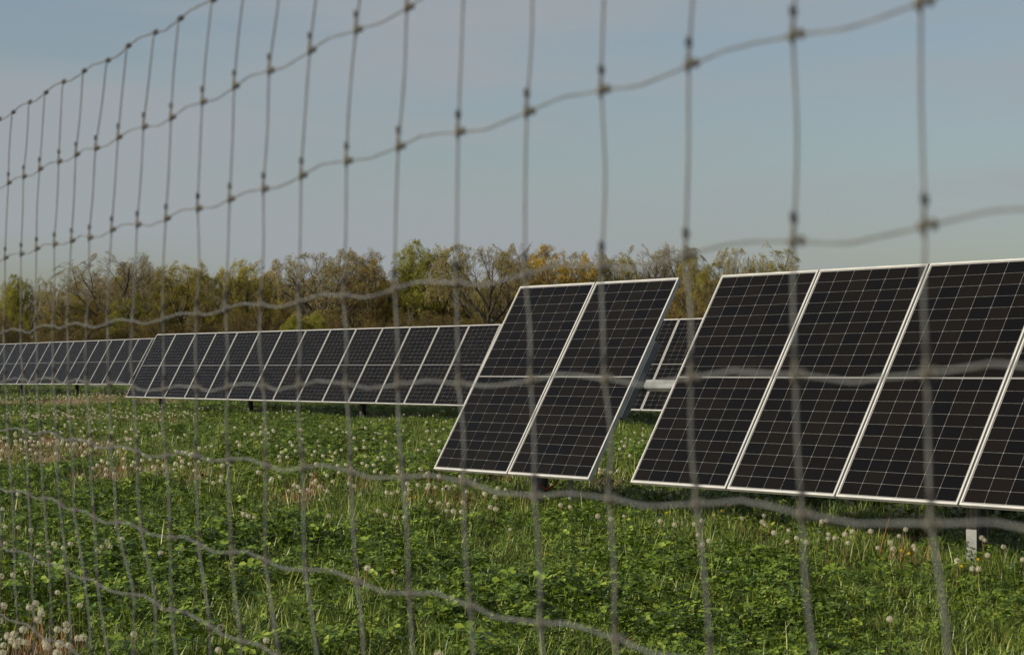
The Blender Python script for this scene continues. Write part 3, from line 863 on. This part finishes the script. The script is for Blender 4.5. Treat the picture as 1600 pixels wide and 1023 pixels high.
# taller uncut fringe along the rows
fr = []
g = np.random.default_rng(8)
for (P0, s0, s1, n_) in (((-0.31197, 19.41785), -1, 9, 420), ((-9.88863, 57.06209), -2, 40, 900), ((-21.22158, 87.72698), -12, 30, 500)):
    s = g.uniform(s0, s1, n_); o_ = np.where(g.random(n_) < .6, g.normal(-.45, .22, n_), g.normal(-.1, .5, n_))
    fr.append(np.stack([P0[0] + D_ROW.x * s + N_ROW.x * o_, P0[1] + D_ROW.y * s + N_ROW.y * o_], 1))
fr = np.concatenate(fr); nfr = len(fr)
Fp = np.stack([fr[:, 0], fr[:, 1], ground_z(fr[:, 0], fr[:, 1])], 1)
parts = [A, B, C_, (Fp, np.stack([g.normal(0, .1, nfr), g.normal(0, .1, nfr), g.uniform(0, 6.28, nfr)], 1), g.uniform(.6, 1.05, nfr), g.integers(10, 12, nfr))]
P, rot, sc, pk = [np.concatenate([q_[i] for q_ in parts]) for i in range(4)]
isgrass = ((pk >= 6) & (pk <= 11))
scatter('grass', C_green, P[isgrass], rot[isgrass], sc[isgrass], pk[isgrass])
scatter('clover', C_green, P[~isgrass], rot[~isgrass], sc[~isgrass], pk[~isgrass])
# dead stalks and bleached blades in the dry patches
stk = [blade_clump(200 + k, 16, (.10, .27), .10, (.0, .28), .0040, M_stalk, 2) for k in range(3)] + [blade_clump(210 + k, 16, (.06, .17), .11, (.2, 1.0), .0055, M_straw, 2) for k in range(2)]
C_dry = hidden_collection('dry_weeds', stk)
xs, ys, g = field_points(60000, 8, 95, 0.45, seed=21)
dr = dryness(xs, ys); keep = g.random(len(xs)) < np.clip(dr * .75, 0, .8)
xs, ys = xs[keep], ys[keep]; n_ = len(xs)
xb, yb, g2 = field_points(1500, 8, 40, 0.6, seed=22)           # a few dead stalks everywhere
xs = np.concatenate([xs, xb]); ys = np.concatenate([ys, yb]); m_ = len(xs)
pk = np.where(g.random(m_) < np.clip(1.05 - ys * .042, .08, .75), g.integers(0, 3, m_), g.integers(3, 5, m_))
sc = g.uniform(.7, 1.15, m_); sc[n_:] *= .6
scatter('dry_stalks', C_dry, np.stack([xs, ys, ground_z(xs, ys)], 1), np.stack([g.normal(0, .1, m_), g.normal(0, .1, m_), g.uniform(0, 6.28, m_)], 1), sc, pk)

# ------------------------------------------------------------------ dandelions
M_puff = leafy('seed_head_down', [(0.54, 0.50, 0.36), (0.68, 0.64, 0.49)], 2.0, 0.35, 0.8, isl=.8, spec=.1)
M_core = principled('seed_core', (0.16, 0.09, 0.045), 0.8)
M_stem = leafy('dandelion_stem', [(0.13, 0.10, 0.03), (0.20, 0.10, 0.045)], 0.6, 0.1, 0.6, isl=.3)
M_petal = leafy('dandelion_petals', [(0.55, 0.33, 0.006), (0.70, 0.46, 0.01)], 2.0, 0.2, 0.6, isl=.8)
def puff(mb, R0=.0215, n=150, seed=0, cx=(0, 0, 0), m0=0, m1=1, full=1.0, disc=.14):
    g = random.Random(seed); c = Vector(cx)
    for i in range(n):
        y = 1 - 2 * (i + .5) / n; r_ = math.sqrt(1 - y * y); a = i * 2.39996 + g.uniform(-.15, .15)
        d_ = Vector((r_ * math.cos(a), r_ * math.sin(a), y))
        if d_.z < -.9 or g.random() > full: continue
        t_ = d_.orthogonal().normalized(); w_ = d_.cross(t_); a0 = g.uniform(0, 6.28)
        t_, w_ = t_ * math.cos(a0) + w_ * math.sin(a0), w_ * math.cos(a0) - t_ * math.sin(a0)
        rr = R0 * g.uniform(.93, 1.04); s = R0 * disc
        mb.add([c + d_ * rr + t_ * s, c + d_ * rr - t_ * s * .5 + w_ * s * .87, c + d_ * rr - t_ * s * .5 - w_ * s * .87], [(0, 1, 2)], m0)
        mb.add([c + d_ * R0 * .25 - w_ * .00045, c + d_ * R0 * .25 + w_ * .00045, c + d_ * rr], [(0, 1, 2)], m0)
    k = R0 * .40
    pts = [(0, 0, k), (k, 0, 0), (0, k, 0), (-k, 0, 0), (0, -k, 0), (0, 0, -k)]
    mb.add([c + Vector(p) for p in pts], [(0, 1, 2), (0, 2, 3), (0, 3, 4), (0, 4, 1), (5, 2, 1), (5, 3, 2), (5, 4, 3), (5, 1, 4)], m1)
HEADS = []
for k in range(4):
    mb = MB(); puff(mb, seed=k, full=(1, 1, .96, .8)[k]); HEADS.append(mb.mesh('seed_head', [M_puff, M_core]))
STEMS = []
for k in range(3):
    g_ = random.Random(k + 40); mb = MB()
    bx, by = g_.uniform(-.03, .03), g_.uniform(-.03, .03)
    mb.tube([(bx, by, -.33), (bx * .8, by * .8, -.22), (bx * .3, by * .3, -.10), (0, 0, -.004)], [.0026, .0024, .0021, .0018], 5)
    STEMS.append(mb.mesh('stem', [M_stem]))
WHOLE = []
for k in range(3):
    mb = MB(); puff(mb, n=80, seed=60 + k, full=.95, disc=.24)
    g_ = random.Random(k + 80); bx, by = g_.uniform(-.03, .03), g_.uniform(-.03, .03)
    mb.tube([(bx, by, -.30), (bx * .4, by * .4, -.14), (0, 0, -.004)], [.0026, .0022, .0018], 4, 2)
    WHOLE.append(mb.mesh('dandelion', [M_puff, M_core, M_stem]))
drng = random.Random(77)
n_dand = 0
def dandelion(px, py, label, group=None, h=None, detail=True):
    global n_dand
    h = h or drng.uniform(.19, .25)
    p = at(px, py, h); loc = (p.x, p.y, p.z + h)
    s = drng.uniform(.68, .98); rz = drng.uniform(0, 6.28)
    if detail:
        o = empty('dandelion', loc)
        a = bpy.data.objects.new('seed_head', drng.choice(HEADS)); link(a, o)
        b_ = bpy.data.objects.new('stem', drng.choice(STEMS)); link(b_, o)
    else:
        o = link(bpy.data.objects.new('dandelion', drng.choice(WHOLE))); o.location = loc
    o.rotation_euler = (drng.gauss(0, .09), drng.gauss(0, .09), rz); o.scale = (s, s, s)
    tag(o, label, 'dandelion', group); n_dand += 1
SINGLE = [
 (209, 991, 'two-puff tall dandelion clock alone left of the bottom middle, right of the red stalk patch'),
 (341, 1016, 'dandelion clock at the very bottom edge right of the tall pale double one'),
 (345, 980, 'dandelion clock just below the lowest sagging fence wire, left of the bottom middle'),
 (416, 1000, 'small brownish dandelion clock at the bottom edge beside a dark hollow in the clover'),
 (574, 888, 'left one of a lone pair of dandelion clocks in the middle of the near clover'),
 (616, 893, 'right one of a lone pair of dandelion clocks in the middle of the near clover'),
 (514, 807, 'lone dandelion clock over a dark hollow below the middle dry stalks'),
 (591, 799, 'dandelion clock on a tall stem just below the red dry stalks, left one of two'),
 (602, 804, 'dandelion clock just below the red dry stalks, right one of two'),
 (797, 827, 'lone dandelion clock below the left end of the near panels'),
 (1390, 968, 'lone dandelion clock in the clover at the lower right, far below the panels'),
 (685, 1022, 'dandelion clock half cut by the bottom edge near the middle'),
 (876, 789, 'large dandelion clock in the tall grass under the right edge of the second near panel'),
 (891, 792, 'smaller dandelion clock right of the large one under the second near panel'),
 (1405, 837, 'tallest dandelion clock standing against the black shade below the right panels'),
 (1391, 848, 'thin see-through dandelion clock left of the tallest one below the right panels'),
 (1534, 841, 'big dandelion clock on a long stem right in front of the slotted steel post'),
 (1539, 845, 'dandelion clock half hidden behind the big one at the slotted post'),
 (1543, 868, 'low dandelion clock at the foot of the slotted steel post'),
 (1568, 854, 'dandelion clock to the right of the slotted steel post'),
 (1598, 875, 'dandelion clock cut by the right edge of the photo'),
 (1496, 877, 'dandelion clock left of the slotted post beside a yellow flower'),
 (1519, 888, 'left one of two low dandelion clocks in front of the slotted post'),
 (1529, 889, 'right one of two low dandelion clocks in front of the slotted post'),
 (1433, 790, 'sunlit dandelion clock right below the lower edge of the third panel right of the gap'),
 (1240, 776, 'sunlit dandelion clock just under the second panel right of the gap'),
 (1198, 780, 'sunlit dandelion clock just under the panel edge, left of the leaning dry stalk'),
 (388, 806, 'largest of the knot of dandelion clocks in the grass left of the middle'),
 (166, 733, 'upper one of two touching dandelion clocks below the left dry patch'),
 (165, 741, 'lower one of two touching dandelion clocks below the left dry patch'),
 (346, 745, 'dandelion clock standing apart at the right end of the left dry patch'),
 (251, 865, 'dandelion clock beside bent straw in the left clover'),
 (284, 857, 'dandelion clock right of the bent straw in the left clover'),
 (90, 926, 'white half-blown dandelion clock in the clover above the red stalks'),
 (125, 946, 'pinkish dandelion clock right of the red stalks in the corner'),
]
for (x, y, lab) in SINGLE: dandelion(x, y, lab)
CLUSTERS = [
 ('dandelion clock among the red dry stalks in the bottom left corner', 'dandelion clocks over the red stalks in the bottom left corner', (.25, .31),
  [(6, 948), (46, 949), (56, 943), (64, 953), (66, 960), (58, 970), (103, 974), (89, 983), (103, 985), (37, 984), (22, 989), (19, 1001), (12, 993), (6, 1007), (30, 1003), (40, 1002), (70, 1003), (73, 1011), (93, 1006), (107, 1010), (91, 1021), (122, 998), (131, 998), (25, 1010), (5, 1021), (0, 969)]),
 ('dandelion clock in the loose line across the left clover', 'dandelion clocks across the left clover', None,
  [(28, 772), (4, 796), (9, 823), (29, 824), (48, 828), (7, 850), (60, 852), (77, 864), (61, 869), (84, 850), (99, 858), (110, 850), (34, 882), (41, 895), (20, 899), (3, 902), (151, 860), (159, 854), (167, 846), (172, 855), (191, 844)]),
 ('small dandelion clock in the knot in the grass left of the middle', 'knot of dandelion clocks left of the middle', None,
  [(379, 798), (381, 803), (398, 808)]),
 ('dandelion clock on the dry ground below the nearest panels', 'dandelion clocks below the left end of the near panels', None,
  [(617, 809), (632, 808), (686, 786), (697, 798), (709, 800), (721, 799), (724, 784), (673, 783), (757, 770), (687, 745), (720, 746), (743, 750), (757, 772), (773, 776), (700, 788), (663, 742), (653, 757), (634, 770), (621, 768), (612, 770), (605, 769), (640, 766), (778, 764), (790, 765), (820, 752), (712, 760), (698, 760), (680, 760), (667, 762), (692, 764), (765, 792), (775, 795)]),
 ('dandelion clock in the grassy fringe below the gap between the near panels', 'dandelion clocks below the gap between the panels', None,
  [(934, 806), (955, 809), (975, 806), (1032, 815), (1054, 820), (1084, 818), (1096, 814), (1091, 835), (1107, 845), (1097, 852), (1140, 789), (1159, 809)]),
 ('dandelion clock in the sunlit fringe below the panels right of the gap', 'dandelion clocks in the sunlit fringe below the right panels', None,
  [(1194, 806), (1191, 815), (1195, 820), (1211, 833), (1233, 828), (1230, 847), (1244, 841), (1259, 847), (1296, 834), (1295, 841), (1304, 840), (1320, 835), (1325, 848), (1333, 830), (1360, 830), (1372, 856), (1395, 857), (1428, 852), (1428, 858)]),
 ('dim dandelion clock standing in the shade under the right panels', 'dandelion clocks in the shade under the right panels', None,
  [(1336, 802), (1357, 798), (1408, 792), (1405, 796), (1400, 803), (1410, 799), (1427, 804), (1438, 805), (1415, 827), (1484, 792), (1500, 795), (1516, 801), (1557, 799), (1322, 783), (1332, 786), (1388, 793), (1291, 814), (1285, 815), (1048, 775), (1060, 770), (1030, 770), (1005, 770)]),
 ('dandelion clock in the sunlit strip behind the gap between near panels', 'dandelion clocks in the strip behind the gap', None,
  [(972, 690), (985, 688), (976, 696), (968, 700), (1000, 692), (1004, 688), (985, 712), (977, 685), (992, 677), (1005, 680), (965, 735), (938, 733), (955, 738), (945, 742)]),
 ('dandelion clock in the sunny field left of the near panels', 'dandelion clocks in the sunny field left of the near panels', None,
  [(410, 691), (434, 697), (472, 687), (457, 696), (449, 714), (436, 714), (437, 719), (500, 697), (534, 702), (520, 714), (566, 724), (574, 727), (584, 727), (621, 730), (622, 736), (586, 737), (657, 733), (666, 739), (569, 698), (594, 693), (556, 701), (654, 702), (486, 742), (511, 743), (460, 758), (437, 745), (424, 747), (546, 755), (554, 760), (654, 646), (536, 674), (440, 706), (447, 703), (462, 705), (478, 703), (487, 712), (492, 706), (505, 712), (515, 706), (528, 728), (541, 726), (548, 732), (590, 715), (598, 714), (600, 718), (466, 762), (470, 767), (490, 755), (500, 760), (520, 752), (530, 738), (480, 765), (452, 768), (512, 768), (620, 700), (640, 690), (630, 673), (500, 665), (520, 660), (565, 668), (470, 670)]),
 ('pale dandelion clock of the crowd over the left dry patch', 'dandelion clocks over the left dry patch', None,
  [(145, 732), (160, 720), (134, 705), (130, 712), (118, 692), (126, 700), (98, 690), (60, 690), (40, 692), (25, 688), (10, 695), (3, 718), (40, 715), (56, 709), (222, 720), (235, 718), (247, 720), (260, 712), (285, 706), (275, 704), (290, 708), (300, 707), (322, 699), (330, 697), (311, 700), (310, 744), (323, 752), (333, 755), (345, 750), (178, 740), (205, 727), (215, 733), (228, 735), (240, 728), (256, 728), (272, 735), (284, 729), (296, 724), (305, 735), (150, 700), (170, 690), (185, 688), (200, 685), (160, 672), (144, 671), (130, 668), (119, 662), (240, 681), (250, 676), (267, 671), (278, 683)]),
]
for lab, grp, hh, pts in CLUSTERS:
    mx = float(np.median([p[0] for p in pts])); my = float(np.median([p[1] for p in pts]))
    lab0, grp0 = lab, grp
    for (x, y) in pts:
        if n_dand >= 300: break
        if len(pts) > 16:
            part = ('nearer' if y > my else 'farther') + (' left' if x < mx else ' right')
            lab = lab0 + ', ' + part + ' part'
            grp = grp0 + ', ' + part + ' part'
        dandelion(x + drng.gauss(0, .6), y + drng.gauss(0, .6), lab, grp, drng.uniform(*hh) if hh else None, detail=(y > 740))
print('dandelions', n_dand)
# the smaller ones farther off, more than anyone would count
C_d = hidden_collection('far_dandelion', WHOLE)
xs, ys, g = field_points(26000, 17, 95, 0.3, seed=31)
dr = dryness(xs, ys)
pr = np.clip(dr * .55, 0, .5) + .13 * (vnoise(xs * .8 + 3, ys * .32) > .62) * (ys < 60) * (ys > 20)
keep = g.random(len(xs)) < pr
xs, ys = xs[keep], ys[keep]; m_ = len(xs); hh = g.uniform(.17, .27, m_)
scatter('distant_dandelions', C_d, np.stack([xs, ys, ground_z(xs, ys) + hh], 1), np.stack([g.normal(0, .1, m_), g.normal(0, .1, m_), g.uniform(0, 6.28, m_)], 1), g.uniform(.7, 1.0, m_), g.integers(0, 3, m_))
# yellow flowers still open
mb = MB(); g_ = random.Random(4)
for ringn, (rad, zz) in enumerate(((.018, .0), (.013, .004), (.008, .007))):
    for k in range(14):
        a = 6.283 * k / 14 + ringn * .2; d_ = Vector((math.cos(a), math.sin(a), 0)); s_ = Vector((-math.sin(a), math.cos(a), 0))
        mb.add([d_ * .002 + Vector((0, 0, zz)), d_ * rad * .6 + s_ * .0026 + Vector((0, 0, zz + .003)), d_ * rad + Vector((0, 0, zz + .002 + g_.uniform(0, .003))), d_ * rad * .6 - s_ * .0026 + Vector((0, 0, zz + .003))], [(0, 1, 2, 3)])
ME_petals = mb.mesh('petals', [M_petal])
for (x, y, lab) in [
 (518, 753, 'yellow dandelion flower in the sunny field left of the near panels'),
 (640, 779, 'left one of two yellow dandelion flowers below the dry red stalks'),
 (649, 777, 'right one of two yellow dandelion flowers below the dry red stalks'),
 (1041, 801, 'yellow dandelion flower in the tall grass below the first panel right of the gap'),
 (1116, 804, 'orange-yellow dandelion flower below the first seam right of the gap'),
 (1128, 798, 'small yellow dandelion flower close to the shade, right of the orange-yellow one'),
 (1409, 861, 'bright yellow dandelion flower under the tallest dandelion clock at the right'),
 (1420, 865, 'faded yellow dandelion flower right of the bright one below the right panels'),
 (1502, 884, 'yellow dandelion flower left of the slotted steel post'),
 (1528, 874, 'yellow dandelion flower at the foot of the slotted steel post')]:
    h = drng.uniform(.17, .2); p = at(x, y, h); o = empty('dandelion_flower', (p.x, p.y, p.z + h)); o.scale = (.7, .7, .7); tag(o, lab, 'flower')
    link(bpy.data.objects.new('petals', ME_petals), o); link(bpy.data.objects.new('stem', drng.choice(STEMS)), o)
    o.rotation_euler = (R(-55), drng.gauss(0, .2), drng.gauss(.6, .3)); o.rotation_euler = (R(38), drng.gauss(0, .15), drng.gauss(-.5, .3))
# leaning dry stalk below the right panels
p = at(1372, 856, .12); q_ = at(1388, 820, .12)
mb = MB(); mb.tube([(p.x, p.y, p.z), (p.x + .03, p.y + .02, p.z + .14), (p.x + .09, p.y + .05, p.z + .33)], [.005, .004, .002], 6)
tag(mb.build('dead_stalk', M_stalk), 'thick red dead stalk leaning over the dark shade below the right panels', 'dead stalk')
